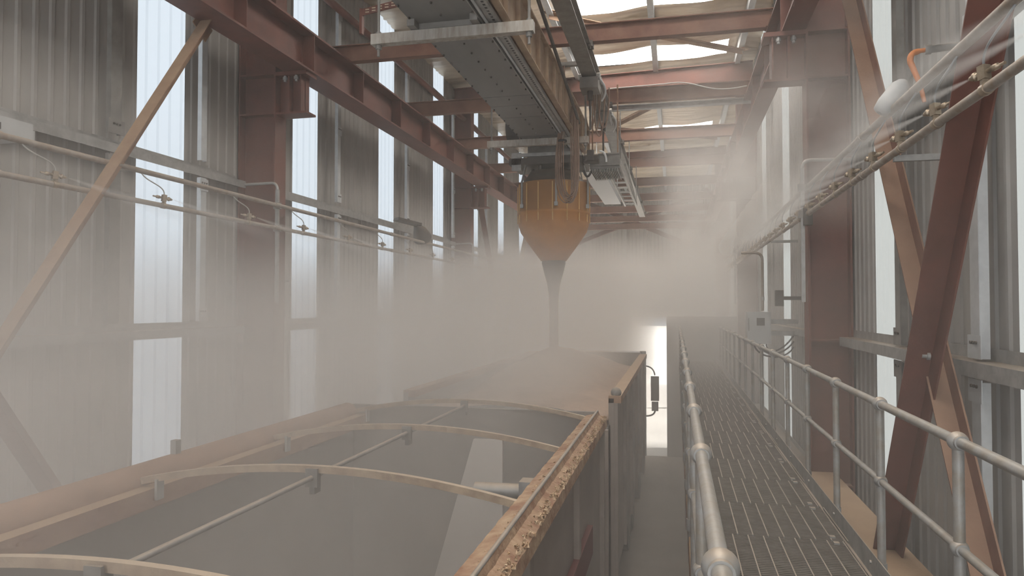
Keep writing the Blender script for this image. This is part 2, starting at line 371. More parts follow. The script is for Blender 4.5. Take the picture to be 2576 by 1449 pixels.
# wall braces
def angle_brace(p0, p1, lab, mat, s=0.1, t=0.012, nrm=(1, 0, 0), nm='diagonal_brace', bolt=None):
    e = empty(nm, lab, 'brace', p0, 'diagonal braces'); p0 = Vector(p0); p1 = Vector(p1); d = (p1 - p0).normalized()
    MB().bar(p0, p1, s, t, nrm).bar(p0, p1, t, s, nrm, off=(s / 2, s / 2)).build('angle', mat, e)
    for p in (p0, p1): MB().bar(p - d * .12 - Vector(nrm) * .018, p + d * .12 - Vector(nrm) * .018, s * 1.9, .012, nrm).build('gusset_plate', mat, e)
    if bolt: MB().tube([bolt, Vector(bolt) - Vector((.05, 0, 0))], .018, 6).tube([bolt, Vector(bolt) - Vector((.02, 0, 0))], .032, 6).build('bolt', galv, e)
    return e
angle_brace((-5.60, 7.60, 3.42), (-5.60, 2.2, -4.25), 'long tan diagonal brace crossing in front of the nearest bright window', tan_steel, 0.15)
angle_brace((-5.66, 4.3, 0.15), (-5.66, 7.3, -4.25), 'hazy dark brace low behind the near trailer tarpaulin', red, 0.2)
angle_brace((1.76, 3.33, 3.40), (1.76, 7.75, -4.30), 'broad dark red brace in front of the X on the walkway wall', red, 0.17, nrm=(-1, 0, 0), bolt=(1.74, 5.58, -.35))
angle_brace((1.88, 8.15, 3.42), (1.88, 3.1, -4.30), 'worn red-brown angle brace behind the X on the walkway wall', red_dusty, 0.14, nrm=(-1, 0, 0))
angle_brace((-5.66, 27.5, 3.4), (-5.66, 24.2, -.3), 'hazy pale brace beyond the second left column', tan_steel, 0.16)
angle_brace((-5.66, 20.3, 3.0), (-5.66, 22.9, -0.8), 'dark hazy brace just past the second left column', red, 0.16)
angle_brace((-0.45, 17.0, 6.42), (1.7, 18.7, 6.45), 'tan roof brace crossing the second roof light', tan_steel, 0.1, nrm=(0, 0, -1))
angle_brace((-2.65, 15.3, 6.42), (-0.6, 17.0, 6.42), 'tan roof brace near the large roof light', tan_steel, 0.12, nrm=(0, 0, -1))
angle_brace((-2.65, 26.2, 6.42), (-0.6, 22.9, 6.42), 'tan roof brace near the farthest roof light', tan_steel, 0.12, nrm=(0, 0, -1))
angle_brace((-2.65, 25.4, 6.42), (1.6, 28.2, 6.45), 'grey-brown roof brace under the farthest roof light', red_dusty, 0.1, nrm=(0, 0, -1))
angle_brace((-0.7, 13.9, 6.42), (-2.7, 10.6, 6.42), 'dark pipe-like roof brace at the top edge by the big roof light', red, 0.12, nrm=(0, 0, -1))
for p0, p1, l in (((-5.6, 40.2, 6.15), (0.6, 40.2, 3.4), 'falling'), ((-5.8, 40.1, 3.4), (1.7, 40.1, 6.2), 'rising')):
    angle_brace(p0, p1, 'hazy %s brace of the cross on the far end wall' % l, red, 0.24, nrm=(0, -1, 0))
tag(MB().box(XL + .1, XR - .1, 40.2, 40.45, 4.70, 4.95).build('end_wall_girt', galv_white), 'pale horizontal girt across the far end wall', 'girt')
for x in (-2.75, -0.6): tag(MB().box(x - .09, x + .09, 40.25, 40.5, -0.4, 6.3).build('end_wall_post', galv), 'pale post on the far end wall, %s' % ('behind the brace crossing' if x < -2 else 'right of the brace crossing'), 'post', 'far end wall posts')

# ------------------------------------------------------------------ spray pipes
def nozzle(name, label, group, mir=1):
    e = empty(name, label, 'nozzle', (0, 0, 0), group, shift=False)
    d = Vector((-0.42 * mir, 0.90, -0.10)).normalized()
    u = Vector((0, 0, 1)); c = Vector((-0.01 * mir, 0, 0.085))
    MB().bar(c - d * .022, c + d * .022, .045, .075).bar(c - u * .07, c - u * .03, .03, .03, (0, 1, 0)).build('nozzle_body', brass_m, e)
    MB().tube([c + d * .02, c + d * .045, c + d * .046, c + d * .06, c + d * .061, c + d * .08, c + d * .095], [.017, .017, .024, .024, .015, .015, .006], 10).build('spray_tip', brass_m, e)
    MB().tube([c - d * .02, c - d * .05, c - d * .052, c - d * .085, c - d * .087, c - d * .125], [.013, .013, .018, .018, .009, .009], 8).build('air_valve', brass_m, e)
    MB().tube([Vector((0, -.028, 0)), Vector((0, .028, 0))], .034, 12).build('pipe_clamp', brass_m, e)
    h = bez(c + u * .03, c + u * .15 + d * .02, Vector((-.05 * mir, -.30, .20)), Vector((0, -.34, .305)))
    MB().tube(h, .0065, 6).build('air_hose', hose_m if mir > 0 else hose_w, e)
    return e
for side in (-1, 1):
    x = 1.58 if side > 0 else -5.62
    wn_ = 'walkway' if side > 0 else 'striped-window'
    ya, yb = (-1.5, 24.5)
    for z, nm, r in ((1.46, 'upper bare', .030), (1.13, 'lower nozzle-carrying', .028)):
        e = empty('spray_pipe', 'long dusty %s spray pipe along the %s wall' % (nm, wn_), 'pipe', (x, ya, z), 'spray pipes')
        MB().tube([(x, ya, z), (x, 9.3, z), (x, yb, z)], r, 12).build('pipe', pipe_m, e)
        for y in ((2.2, 6.7, 9.25, 14.2, 19.6) if side > 0 else (4.9, 9.3, 13.6, 19.6)): MB().tube([(x, y - .05, z), (x, y + .05, z)], r + .007, 12).build('coupling', pipe_m, e)
p0 = nozzle('spray_nozzle', '', 'nozzles on the walkway-side spray pipe')
ry = [2.71 + .72 * k for k in range(29)]
for i, y in enumerate(ry):
    o = p0 if i == 0 else copy_tree(p0); o.location = (1.58, y, 1.13)
    o['label'] = 'brass spray nozzle on the walkway-side pipe, %s counting away from the camera' % ORD[i]
p1 = nozzle('spray_nozzle', '', 'nozzles on the window-side spray pipe', -1)
for i, y in enumerate([5.5, 6.95, 8.6, 10.05, 11.6, 13.1, 14.6, 16.1, 17.6, 19.1]):
    o = p1 if i == 0 else copy_tree(p1); o.location = (-5.62, y, 1.13)
    o['label'] = 'dusty spray nozzle with looped hose on the window-side pipe, %s counting away from the camera' % ORD[i]
# bracket arms at the columns
def pipe_bracket(x_face, x_wall, y, lab):
    e = empty('pipe_bracket', lab, 'bracket', (x_face, y, 1.8), 'spray pipe brackets'); s = 1 if x_face < 0 else -1
    xf = x_face + s * .09
    MB().tube([(x_wall, y, 1.79), (xf - s * .12, y, 1.80)] + arc((xf - s * .1, y, 1.80), (xf, y, 1.80), (xf, y, 1.68), 6), .022, 8).build('support_arm', galv, e)
    MB().box(xf - .022, xf + .022, y - .022, y + .022, 0.05, 1.70).build('strut', galv, e)
    for z in (1.46, 1.13): MB().box(xf - .05, xf + .05, y - .03, y + .03, z - .045, z + .045).build('pipe_clip', galv_dark, e)
pipe_bracket(-5.75, XL + .05, 9.38, 'bent pipe bracket in front of the nearest left column')
pipe_bracket(-5.75, XL + .05, 19.7, 'hazy pipe bracket at the second left column')
pipe_bracket(1.62, XR - .05, 9.38, 'bent pipe bracket in front of the nearest walkway-side column')
pipe_bracket(1.62, XR - .05, 19.7, 'hazy pipe bracket at the second walkway-side column')
for y, lab in ((5.78, 'square tube arm holding the lower spray pipe to the wall post behind the red braces'), (12.8, 'short arm holding the lower spray pipe past the nearest column'), (2.6, 'pipe arm at the near end of the walkway spray pipe')):
    tag(MB().box(1.58, XR - .14, y - .02, y + .02, 1.07, 1.115).build('support_arm', galv), lab, 'bracket', 'arms of the walkway spray pipe')
tag(MB().box(1.53, 1.63, 9.28, 9.36, 0.99, 1.22).build('junction_block', dark_m), 'dark block joining the lower spray pipe lengths at the nearest walkway column', 'pipe joint')

# ------------------------------------------------------------------ conveyor, hopper, hanging gear
KZ = 2.95
e = empty('conveyor', 'long grey enclosed conveyor with bolted underside panels hanging under the roof', 'conveyor', (-2.3, 3, KZ))
for (a, c) in ((2.5, 7.05), (7.22, 9.72), (9.74, 10.2), (10.22, 10.85), (10.87, 12.1), (12.12, 14.6)):
    pn = MB().box(-2.66, -1.95, a, c, KZ, KZ + .02).build('underside_panel', belly_m, e)
    y = a + .12; bb = MB()
    while y < c - .05:
        for x in (-2.64, -2.3, -1.97): bb.tube([(x, y, KZ - .018), (x, y, KZ)], .011, 6)
        y += .30
    bb.build('rivet_pattern', dark_m, pn)
MB().box(-2.66, -2.62, 2.5, 14.6, KZ + .02, KZ + .62).box(-2.0, -1.95, 2.5, 14.6, KZ + .02, KZ + .50).box(-2.66, -1.95, 2.5, 14.6, KZ + .62, KZ + .65).build('casing', belly_m, e)
MB().ibeam((-1.84, 2.5, KZ + .09), (-1.84, 14.4, KZ + .09), .18, .10, .012, .01).build('side_rail', tan_steel, e)
b = MB().box(-1.74, -1.72, 2.5, 14.4, KZ + .02, KZ + .58)
b.box(-1.72, -1.66, 2.5, 14.4, KZ + .02, KZ + .035).box(-1.76, -1.66, 2.5, 14.4, KZ + .575, KZ + .60)
for k in range(20): b.box(-1.72, -1.67, 2.9 + .6 * k, 2.92 + .6 * k, KZ + .035, KZ + .58)
b.build('side_girder', beige_m, e)
fr = MB().box(-2.68, -2.60, 6.86, 7.05, KZ - .07, KZ).box(-2.01, -1.93, 6.86, 7.05, KZ - .07, KZ).box(-2.6, -2.0, 7.0, 7.02, KZ - .06, KZ)
fr.build('panel_frame', galv_dark, e)
t = empty('cable_tray', 'perforated cable tray with dark cables beside the conveyor underside', 'cable tray', (-1.82, 3, KZ + .0))
b = MB().box(-1.93, -1.75, 2.5, 14.0, KZ - .045, KZ - .041).box(-1.93, -1.927, 2.5, 14, KZ - .041, KZ + 0.0).box(-1.753, -1.75, 2.5, 14, KZ - .041, KZ + 0.0)
b.build('tray', galv, t)
b = MB()
for k in range(150): b.box(-1.80, -1.775, 2.6 + .075 * k, 2.635 + .075 * k, KZ - .047, KZ - .0405)
b.build('perforations', gap_m, t)
MB().tube([(-1.86, 2.5, KZ - .06), (-1.86, 14, KZ - .06)], .014, 8).build('bright_tube', galv_white, t)
MB().tube([(-1.90, 2.5, KZ - .055), (-1.90, 14, KZ - .055)], .010, 6).build('cable', black_m, t)

def hanger(y, x0, x1, z0, z1, lab, rodtop=4.06):
    e = empty('hanger_bar', lab, 'hanger bar', ((x0 + x1) / 2, y, z0), 'hanger bars carrying the conveyor')
    MB().box(x0, x1, y - .05, y + .05, z0, z1).build('crossbar', galv_p, e)
    for x in (x0 + .07, x1 - .05):
        MB().tube([(x, y, z0 - .12), (x, y, rodtop)], .016, 8).build('threaded_rod', galv_dark, e)
        MB().tube([(x, y, z0 - .045), (x, y, z0 - .001)], .034, 6).tube([(x, y, z1), (x, y, z1 + .03)], .03, 6).build('nut', galv_dark, e)
galv_p = M('stained_pale_channel', (0.46, 0.44, 0.40), 0.6, 0.2, 0, 5, (0.30, 0.25, 0.20), bump=.1, dust=.3, stretch=(3, 3, .6))
hanger(7.02, -3.13, -1.38, KZ - .185, KZ - .075, 'stained pale hanger bar under the conveyor nearest the camera')
hanger(12.15, -3.22, -1.44, KZ - .16, KZ - .05, 'hazy pale hanger bar under the conveyor just before the hopper')
tag(MB().box(-3.16, -1.36, 6.97, 7.07, 4.5, 4.56).build('rod_anchor_channel', galv), 'channel above the nearest hanger bar that its rods hang from', 'channel')
for y in (7.02, 12.15):
    for x in (-3.1, -1.42): tag(MB().box(x - .05, x + .05, y - 1.3 if y > 10 else y - .05, y + 2.3, 4.06, 4.12).build('rod_support', red), 'short support member above the hanger rods %s, %s side' % ('nearest the camera' if y < 10 else 'before the hopper', 'window' if x < -2 else 'walkway'), 'support', 'rod supports')
# monorail with clamps
e = empty('monorail_beam', 'long dull monorail beam clamped under the cross beams right of the conveyor', 'beam', (-1.38, 3, 3.8))
MB().ibeam((-1.38, 2, 3.93), (-1.38, 31, 3.93), .24, .24, .016, .012).build('rail', galv_dark, e)
for y in CB[:9]:
    for x in (-1.50, -1.26):
        MB().box(x - .04, x + .04, y - .09, y + .09, 3.99, 4.075).tube([(x, y - .05, 3.95), (x, y - .05, 4.05)], .018, 6).build('beam_clamp', dark_m, e)
for i, y in enumerate((11.9, 14.1)):
    t = empty('monorail_trolley', 'grey trolley hanging on the monorail beam, %s' % ('nearer the camera' if i == 0 else 'farther along'), 'trolley', (-1.38, y, 3.6), 'monorail trolleys')
    MB().box(-1.53, -1.23, y - .22, y + .22, 3.60, 3.78).build('trolley_frame', galv_dark, t)
    for x in (-1.53, -1.23):
        for q in (-.13, .13): MB().tube([(x - .03, y + q, 3.80), (x + .03, y + q, 3.80)], .06, 12).build('wheel', galv, t)
    MB().tube([(-1.38, y, 3.60), (-1.38, y, 3.45)], .05, 10).tube([(-1.38, y, 3.45), (-1.38, y, 2.95)], .018, 8).build('hook_rod', dark_m, t)
    MB().tube(arc((-1.20, y - .1, 3.75), (-1.05, y, 3.6), (-1.2, y + .1, 3.45), 8), .016, 6).build('chain_guard', galv_white, t)
tag(MB().tube([(-1.56, 5.5, 4.0), (-1.58, 12.0, 3.1)], .025, 8).build('diagonal_tube', dark_m), 'thin dark tube slanting down between conveyor and monorail beam', 'tube')
b = MB(); b.add([(-2.05, 7.45, 3.75), (-1.5, 7.45, 3.75), (-1.62, 7.45, 4.35), (-1.75, 7.45, 4.35), (-2.05, 7.48, 3.75), (-1.5, 7.48, 3.75), (-1.62, 7.48, 4.35), (-1.75, 7.48, 4.35)], [(0, 1, 2, 3), (7, 6, 5, 4), (0, 4, 5, 1), (1, 5, 6, 2), (2, 6, 7, 3), (3, 7, 4, 0)])
tag(b.build('gusset_plate', olive_m), 'olive yellow gusset plate above the conveyor near the top edge', 'plate')

# hopper
HX, HY = -2.24, 13.3
e = empty('hopper', 'faded orange loading hopper with conical spout hanging over the trailers', 'hopper', (HX, HY, 0.85))
b = MB()
def ring(b, prof, cx, cy_, n=48, mi=0):
    vs = [(cx + r * math.cos(2 * math.pi * j / n), cy_ + r * math.sin(2 * math.pi * j / n), z) for (r, z) in prof for j in range(n)]
    b.add(vs, [(i * n + j, (i + 1) * n + j, (i + 1) * n + (j + 1) % n, i * n + (j + 1) % n) for i in range(len(prof) - 1) for j in range(n)], mi, True)
ring(b, [(.60, 2.29), (.67, 2.28), (.67, 1.76), (.685, 1.755), (.685, 1.70), (.67, 1.69), (.665, 1.52), (.62, 1.38), (.44, 1.12), (.24, .85), (.21, .85), (.60, 1.52)], HX, HY)
b.build('shell', yellow_m, e)
b = MB()
for k in range(16):
    q = 2 * math.pi * (k + .35) / 16; b.tube([(HX + .675 * math.cos(q), HY + .675 * math.sin(q), 1.55), (HX + .675 * math.cos(q), HY + .675 * math.sin(q), 2.25)], .012, 6)
b.build('vertical_ribs', M('pale_orange_seam', (0.68, .42, .15), .5), e)
for k in range(6):
    q = 2 * math.pi * (k + .72) / 6; px, py = HX + .70 * math.cos(q), HY + .70 * math.sin(q)
    MB().tube([(px, py, 1.85), (px, py, 2.3)], .02, 8).box(px - .03, px + .03, py - .03, py + .03, 1.80, 1.87).tube([(px, py, 2.3), (px - (px - HX) * .15, py - (py - HY) * .15, 2.72)], .012, 6).build('hanging_bracket', galv, e)
b = MB(); ring(b, [(.0, 2.52), (.44, 2.52), (.52, 2.40), (.58, 2.30), (.60, 2.29)], HX, HY); b.box(HX - .75, HX + .62, HY - .5, HY + .5, 2.60, 2.72)
for q in range(6): b.tube([(HX + .4 * math.cos(q * 1.047), HY + .4 * math.sin(q * 1.047), 2.5), (HX + .4 * math.cos(q * 1.047), HY + .4 * math.sin(q * 1.047), 2.62)], .03, 6)
b.build('top_cover', dark_m, e)
MB().box(HX - .42, HX + .42, HY - .38, HY + .38, 2.72, KZ - .005).build('inlet_chute', galv_dark, e)
MB().box(HX - .70, HX - .52, HY - .5, HY - .42, 2.50, 2.82).box(HX - .60, HX + .5, HY - .52, HY - .48, 2.74, 2.80).build('lifting_frame', galv, e)
# falling stream
b = MB(); pts = [(HX, HY, z) for z in (.95, .80, .62, .42, .2, -.1, -.6, -1.3)]
b.tube(pts, [.21, .225, .18, .125, .095, .088, .09, .10], 20)
tag(b.build('falling_material', M('falling_dark_material', (0.09, .065, .045), 0.95, 0, .2, 4, bump=.5, bscale=20)), 'dark stream of bulk material pouring from the hopper spout', 'stream', kind='stuff')
# festoon cables
FX, FY = -1.80, 11.75
cg = 'brown festoon cables looping before the hopper'
for k in range(14):
    a = random.uniform(-.05, .05); c = random.uniform(-.04, .04); lo = 1.72 + random.uniform(0, .14); wdt = .20 + random.uniform(-.03, .09)
    x0 = FX - .02 + a * .7; pts = [Vector((x0, FY + c, 4.02)), Vector((x0 + .01, FY + c, 3.4))]
    pts += bez((x0 + .01, FY + c, 3.2), (x0 - .09 + a, FY + c, 2.5), (x0 - .10 + a, FY + c, lo), (x0 + wdt / 2, FY + c, lo - .02), 12)
    pts += bez((x0 + wdt / 2, FY + c, lo - .02), (x0 + wdt + .06, FY + c, lo), (x0 + wdt + a, FY + c, 2.4), (x0 + wdt - .02, FY + c + .1, 3.35), 10)[1:]
    tag(MB().tube(pts, .010, 6).build('festoon_cable', cable_m), 'brown cable of the bundle looping down in front of the orange hopper', 'cable', cg)
for k, (dx, lo) in enumerate(((.42, 3.05), (.50, 2.95), (.34, 3.12), (.58, 3.15))):
    tag(MB().tube(bez((FX + dx - .12, FY + 1, 3.9), (FX + dx - .12, FY + 1, lo - .2), (FX + dx + .08, FY + 1, lo - .2), (FX + dx + .08, FY + 1, 3.9)), .014, 6).build('slack_cable', cable_m),
        'slack cable loop hanging under the monorail beam', 'cable', 'slack loops under the monorail')
for z in (3.55, 2.75): tag(MB().tube([(FX - .03, FY, z - .015), (FX - .03, FY, z + .015)], .075, 12).build('cable_tie', black_m), 'black tie holding the cable bundle, %s one' % ('upper' if z > 3 else 'lower'), 'cable tie', 'ties of the cable bundle')
tag(MB().box(-1.95, -1.55, 11.7, 11.8, 4.0, 4.06).tube(bez((-2.2, 11.3, 4.0), (-2.0, 11.5, 3.9), (-1.9, 11.7, 4.1), (-1.82, FY, 3.98)), .03, 8).build('cable_clamp_bar', galv_dark), 'clamp bar from which the festoon cable bundle drops', 'cable clamp')
# service platform and drive beside the hopper
e = empty('drive_platform', 'grey service platform with motor right of the hopper top', 'platform', (-1.35, 13.4, 2.5))
MB().box(-1.52, -0.98, 13.0, 13.9, 2.50, 2.56).channel((-1.52, 13.0, 2.66), (-.98, 13.0, 2.66), .22, .05).build('deck_frame', galv_dark, e)
b = MB()
for k in range(17): b.box(-1.50 + .03 * k, -1.49 + .03 * k, 12.99, 13.9, 2.44, 2.50)
b.build('grating', galv, e)
mt = MB().tube([(-1.60, 12.85, 2.66), (-1.34, 12.85, 2.66)], .09, 14).box(-1.54, -1.42, 12.75, 12.84, 2.62, 2.80).build('motor', dark_m, e)
MB().tube(arc((-1.32, 12.8, 2.78), (-1.20, 12.8, 2.78), (-1.20, 12.8, 2.58), 6), .018, 8).build('handle', white_tube, mt)
MB().tube(arc((-1.62, 12.9, 2.45), (-1.55, 12.9, 2.25), (-1.48, 12.9, 2.45), 8), .02, 8).build('hose_loop', black_m, e)
for x in (-1.48, -1.02): MB().tube([(x, 13.1, 2.56), (x, 13.1, 4.05)], .014, 6).build('hanger_rod', tan_steel, e)
b = MB().box(-1.98, -1.52, 14.9, 20.6, 2.92, 3.05)
for y in (17.7, 20.4): b.tube([(-1.9, y, 3.05), (-1.9, y, 4.06)], .012, 6).tube([(-1.6, y, 3.05), (-1.6, y, 4.06)], .012, 6)
tag(b.build('pale_duct', M('pale_duct_sheet', (.62, .62, .62), .5)), 'pale grey duct running on behind the hopper', 'duct')
e = empty('cable_ladder', 'pale cable ladder hanging beside the duct beyond the hopper', 'ladder', (-1.3, 15, 2.9))
MB().box(-1.44, -1.40, 14.6, 21.0, 2.9, 3.0).build('side_rail', galv, e); MB().box(-1.12, -1.08, 14.6, 21.0, 2.9, 3.0).build('side_rail', galv, e)
for y in (14.8, 17.7, 20.9): MB().tube([(-1.10, y, 3.0), (-1.10, y, 4.06)], .012, 6).build('hanger_rod', galv_dark, e)
for k in range(9): MB().box(-1.40, -1.12, 14.9 + .72 * k, 14.97 + .72 * k, 2.92, 2.95).build('rung', galv, e)
MB().tube(bez((-.95, 14.0, 2.75), (-1.0, 15, 2.85), (-1.0, 16.5, 2.9), (-1.07, 19.5, 2.95)) + [(-1.085, 19.8, 2.95), (-1.085, 20.6, 2.95)], .02, 8).build('conduit', galv_dark, e)
e = empty('belt_pulley', 'dark curved guard on the window side of the conveyor end', 'guard', (-2.95, 12.6, 3.0))
b = MB(); n = 14
for i in range(n):
    q0 = math.pi * (.15 + i * .075); q1 = math.pi * (.15 + (i + 1) * .075)
    for (r0, r1) in ((.30, .24),):
        pts = [(-3.02, 13.0 + r * math.cos(q) * 1.2, 3.28 - r * math.sin(q)) for (r, q) in ((r0, q0), (r0, q1), (r1, q1), (r1, q0))]
        b.add(pts + [(-2.80, p[1], p[2]) for p in pts], [(0, 1, 2, 3), (7, 6, 5, 4), (0, 4, 5, 1), (2, 6, 7, 3)])
b.build('guard', black_m, e)
# loose wire across the rafter
tag(MB().tube([(-1.3, 14.27, 4.34)] + bez((-.2, 14.26, 4.36), (.5, 14.2, 4.42), (.5, 14.2, 4.05), (1.35, 14.27, 4.22)), .011, 6).build('loose_wire', hose_w), 'pale loose wire sagging in front of the second visible cross beam', 'wire')

# ------------------------------------------------------------------ road train
TX0, TX1 = -3.22, -0.62
def trailer(name, y0, y1, lab):
    e = empty(name, lab, 'trailer', (-1.92, y0, FLOOR))
    z0, z1 = -3.1, -1.03
    t = .06
    b = MB().box(TX1 - t - .06, TX1 - .06, y0, y1, z0, z1)
    y = y0 + .7
    b.build('side_wall', [trail_out], e)
    b = MB().box(TX0 + .05, TX0 + .05 + t, y0, y1, z0, z1); b.build('side_wall', trail_in, e)
    MB().box(TX0 + .1, TX1 - .1, y0, y0 + .05, z0, z1 + (.02 if y0 < 0 else -.3)).build('end_wall', trail_in, e)
    MB().box(TX0 + .1, TX1 - .1, y1 - .05, y1, z0, z1 + .06).build('end_wall', trail_in, e)
    MB().box(TX0 + .1, TX1 - .1, y0, y1, z0 - .08, z0).build('floor_plate', trail_in, e)
    k = 0; y = y0 + .02
    while y < y1 - .05:
        MB().box(TX1 - .06, TX1 - .02, y, y + .10, z0, z1 - .02).build('side_post', trail_out, e); y += (y1 - y0 - .14) / 5
    MB().box(-2.45, -1.35, y0 + .3, y1 - .3, z0 - .45, z0 - .08).build('chassis', dark_m, e)
    for yy in (y0 + .9, y0 + 2.1, y1 - 2.1, y1 - .9):
        for x in (TX0 + .25, TX1 - .50):
            wh = MB().tube([(x, yy, FLOOR + .5), (x + .28, yy, FLOOR + .5)], .5, 24).build('wheel', black_m, e)
            MB().tube([(x - .01, yy, FLOOR + .5), (x + .29, yy, FLOOR + .5)], .26, 18).build('hub', galv_dark, wh)
    return e
t1 = trailer('bulk_trailer', -1.9, 6.62, 'open bulk trailer nearest the camera with bowed roof supports')
# rim with rolled lip, coated in rust and flaking deposit
b = MB(); n = 170; prof = [(-.81, -1.05), (-.81, -1.00), (-.735, -.985), (-.72, -.965), (-.70, -.965), (-.69, -1.00), (-.655, -1.015), (-.625, -1.03), (-.62, -1.10), (-.81, -1.10)]
vs = []; ya, yb = 0.9, 6.62
for i in range(n + 1):
    y = ya + (yb - ya) * i / n
    for j, (x, z) in enumerate(prof):
        a = .0035 if j in (1, 2, 5, 6, 7) else 0
        vs.append((x + a * noise.noise(Vector((x * 20, y * 14, 0))), y, z + a * 1.6 * noise.noise(Vector((x * 30, y * 17, 5)))))
m = len(prof)
b.add(vs, [(i * m + j, (i + 1) * m + j, (i + 1) * m + (j + 1) % m, i * m + (j + 1) % m) for i in range(n) for j in range(m)])
b.build('top_rim', rim_m, t1)
MB().tube([(-.71, ya, -.963), (-.71, yb, -.963)], .011, 8).build('rope_bead', galv, t1)
b = MB()
for k in range(420):
    y = random.uniform(ya, yb); x = random.choice([-.66, -.655, -.645, -.64, -.75, -.63]) + random.uniform(-.012, .012)
    s_ = random.uniform(.004, .013); zz = -1.012 if x > -.7 else -.992
    vs = [(x + random.uniform(-1, 1) * s_, y + random.uniform(-1.6, 1.6) * s_, zz + (random.uniform(.3, 1.1) * s_)) for _ in range(5)] + [(x - s_, y - s_, zz - .01), (x + s_, y, zz - .012), (x, y + s_, zz - .01)]
    b.add(vs, [(0, 1, 2), (0, 2, 3), (0, 3, 4), (0, 1, 5), (1, 2, 6), (3, 4, 7), (5, 6, 0), (6, 7, 2), (7, 5, 4)])
b.build('flaking_crust', flake_m, t1)['kind'] = 'stuff'
MB().box(TX0 + .05, TX0 + .28, 0.0, 6.62, -1.16, -1.05).build('left_rim', tan_steel, t1)
def bow(y, z0, rise, x0=-3.05, x1=-.80, parent=t1, tk=.038):
    n = 26; b = MB(); pts = []
    for i in range(n + 1):
        s_ = i / n; x = x0 + (x1 - x0) * s_; pts.append((x, y, z0 + rise * (1 - (2 * s_ - 1) ** 2)))
    for i in range(n): b.bar(pts[i], pts[i + 1], .035, tk, (0, 0, 1))
    o = b.build('roof_bow', bow_m, parent)
    b = MB()
    zt = z0 + rise
    b.box(-1.955, -1.925, y - .035, y + .035, zt - .13, zt - .02).box(-1.975, -1.905, y - .045, y - .03, zt - .09, zt + .01)
    b.build('bracket', galv_dark, o)
    for q, x in ((-1, x0 + .12),): MB().box(x - .008, x + .008, y - .03, y + .03, z0 - .10, z0 + .02).build('hook', galv, o)
    return o
for y in (2.12, 3.62, 5.03, 6.50): bow(y, -1.02, .125)
for ya_, yb_ in ((.9, 2.08), (2.20, 3.58), (3.68, 4.99), (5.08, 6.46)): MB().tube([(-1.94, ya_, -.935), (-1.94, yb_, -.935)], .014, 10).build('ridge_pole', galv, t1)
b = MB(); b.add([(-2.37, 6.50, -3.0), (-1.58, 6.50, -3.0), (-1.58, 6.50, -1.25), (-1.86, 6.50, -1.25), (-2.37, 6.55, -3.0), (-1.58, 6.55, -3.0), (-1.58, 6.55, -1.25), (-1.86, 6.55, -1.25)], [(0, 1, 2, 3), (7, 6, 5, 4), (0, 4, 5, 1), (1, 5, 6, 2), (2, 6, 7, 3), (3, 7, 4, 0)])
b.build('pale_chute', pale_in, t1)
MB().tube([(-1.22, 4.3, -1.13), (-.88, 4.3, -1.13)], [.042, .045], 14).box(-.93, -.80, 4.24, 4.36, -1.22, -1.06).build('winch_roller', galv, t1)
b = MB(); b.tube([(-3.14, -.5, -1.05)] + [(-3.14, y * .5, -1.05) for y in range(1, 14)], .105, 18)
rt = b.build('tarpaulin_roll', tarp_m, t1)
MB().box(-3.16, -3.12, 4.00, 4.05, -.96, -.86).build('tarp_stop', galv, t1)
b = MB().box(-.685, -.638, .9, 5.6, -1.92, -1.70)
b.build('painted_stripe', maroon_m, t1)
t2 = trailer('bulk_trailer', 8.05, 15.2, 'hazy loaded bulk trailer standing under the orange hopper')
b = MB(); b.box(-.74, -.60, 8.05, 15.2, -1.08, -1.0); b.build('top_rim', tan_steel, t2)
b = MB(); b.box(TX0 + .05, TX0 + .2, 8.05, 15.2, -1.08, -1.0); b.build('left_rim', tan_steel, t2)
b = MB(); b.ball((-.66, 8.12, -.97), .06, 12, 8); b.build('corner_fitting', galv_dark, t2)
# drawbar and hoses between trailers
e = empty('drawbar', 'dark drawbar linking the two bulk trailers', 'drawbar', (-1.9, 7.3, -3.3))
MB().bar((-2.2, 6.5, -3.35), (-1.92, 8.1, -3.35), .12, .14).bar((-1.64, 6.5, -3.35), (-1.92, 8.1, -3.35), .12, .14).build('drawbar_frame', dark_m, e)
MB().box(-3.0, -.70, 7.55, 7.62, -3.1, -1.3).build('headboard', trail_out, e)
# heap inside second trailer
b = MB(); nx, ny = 26, 50; vs = []
for i in range(ny + 1):
    for j in range(nx + 1):
        x = -3.10 + 2.38 * j / nx; y = 8.12 + 7.0 * i / ny
        r = math.hypot((x - HX) / 1.3, (y - HY) / 3.2)
        z = -1.30 + .42 * max(0, 1 - r) + .16 * (1 - ((x + 1.91) / 1.19) ** 2) + .02 * noise.noise(Vector((x * 3, y * 3, 0)))
        vs.append((x, y, z))
b.add(vs, [(i * (nx + 1) + j, i * (nx + 1) + j + 1, (i + 1) * (nx + 1) + j + 1, (i + 1) * (nx + 1) + j) for i in range(ny) for j in range(nx)], 0, True)
b.add([(-3.10, 8.12, -1.9), (-.72, 8.12, -1.9), (-.72, 15.12, -1.9), (-3.10, 15.12, -1.9)], [(0, 1, 2, 3)])
tag(b.build('heaped_load', load_m), 'tan heap of dusty material filling the trailer under the hopper', 'load', kind='stuff')
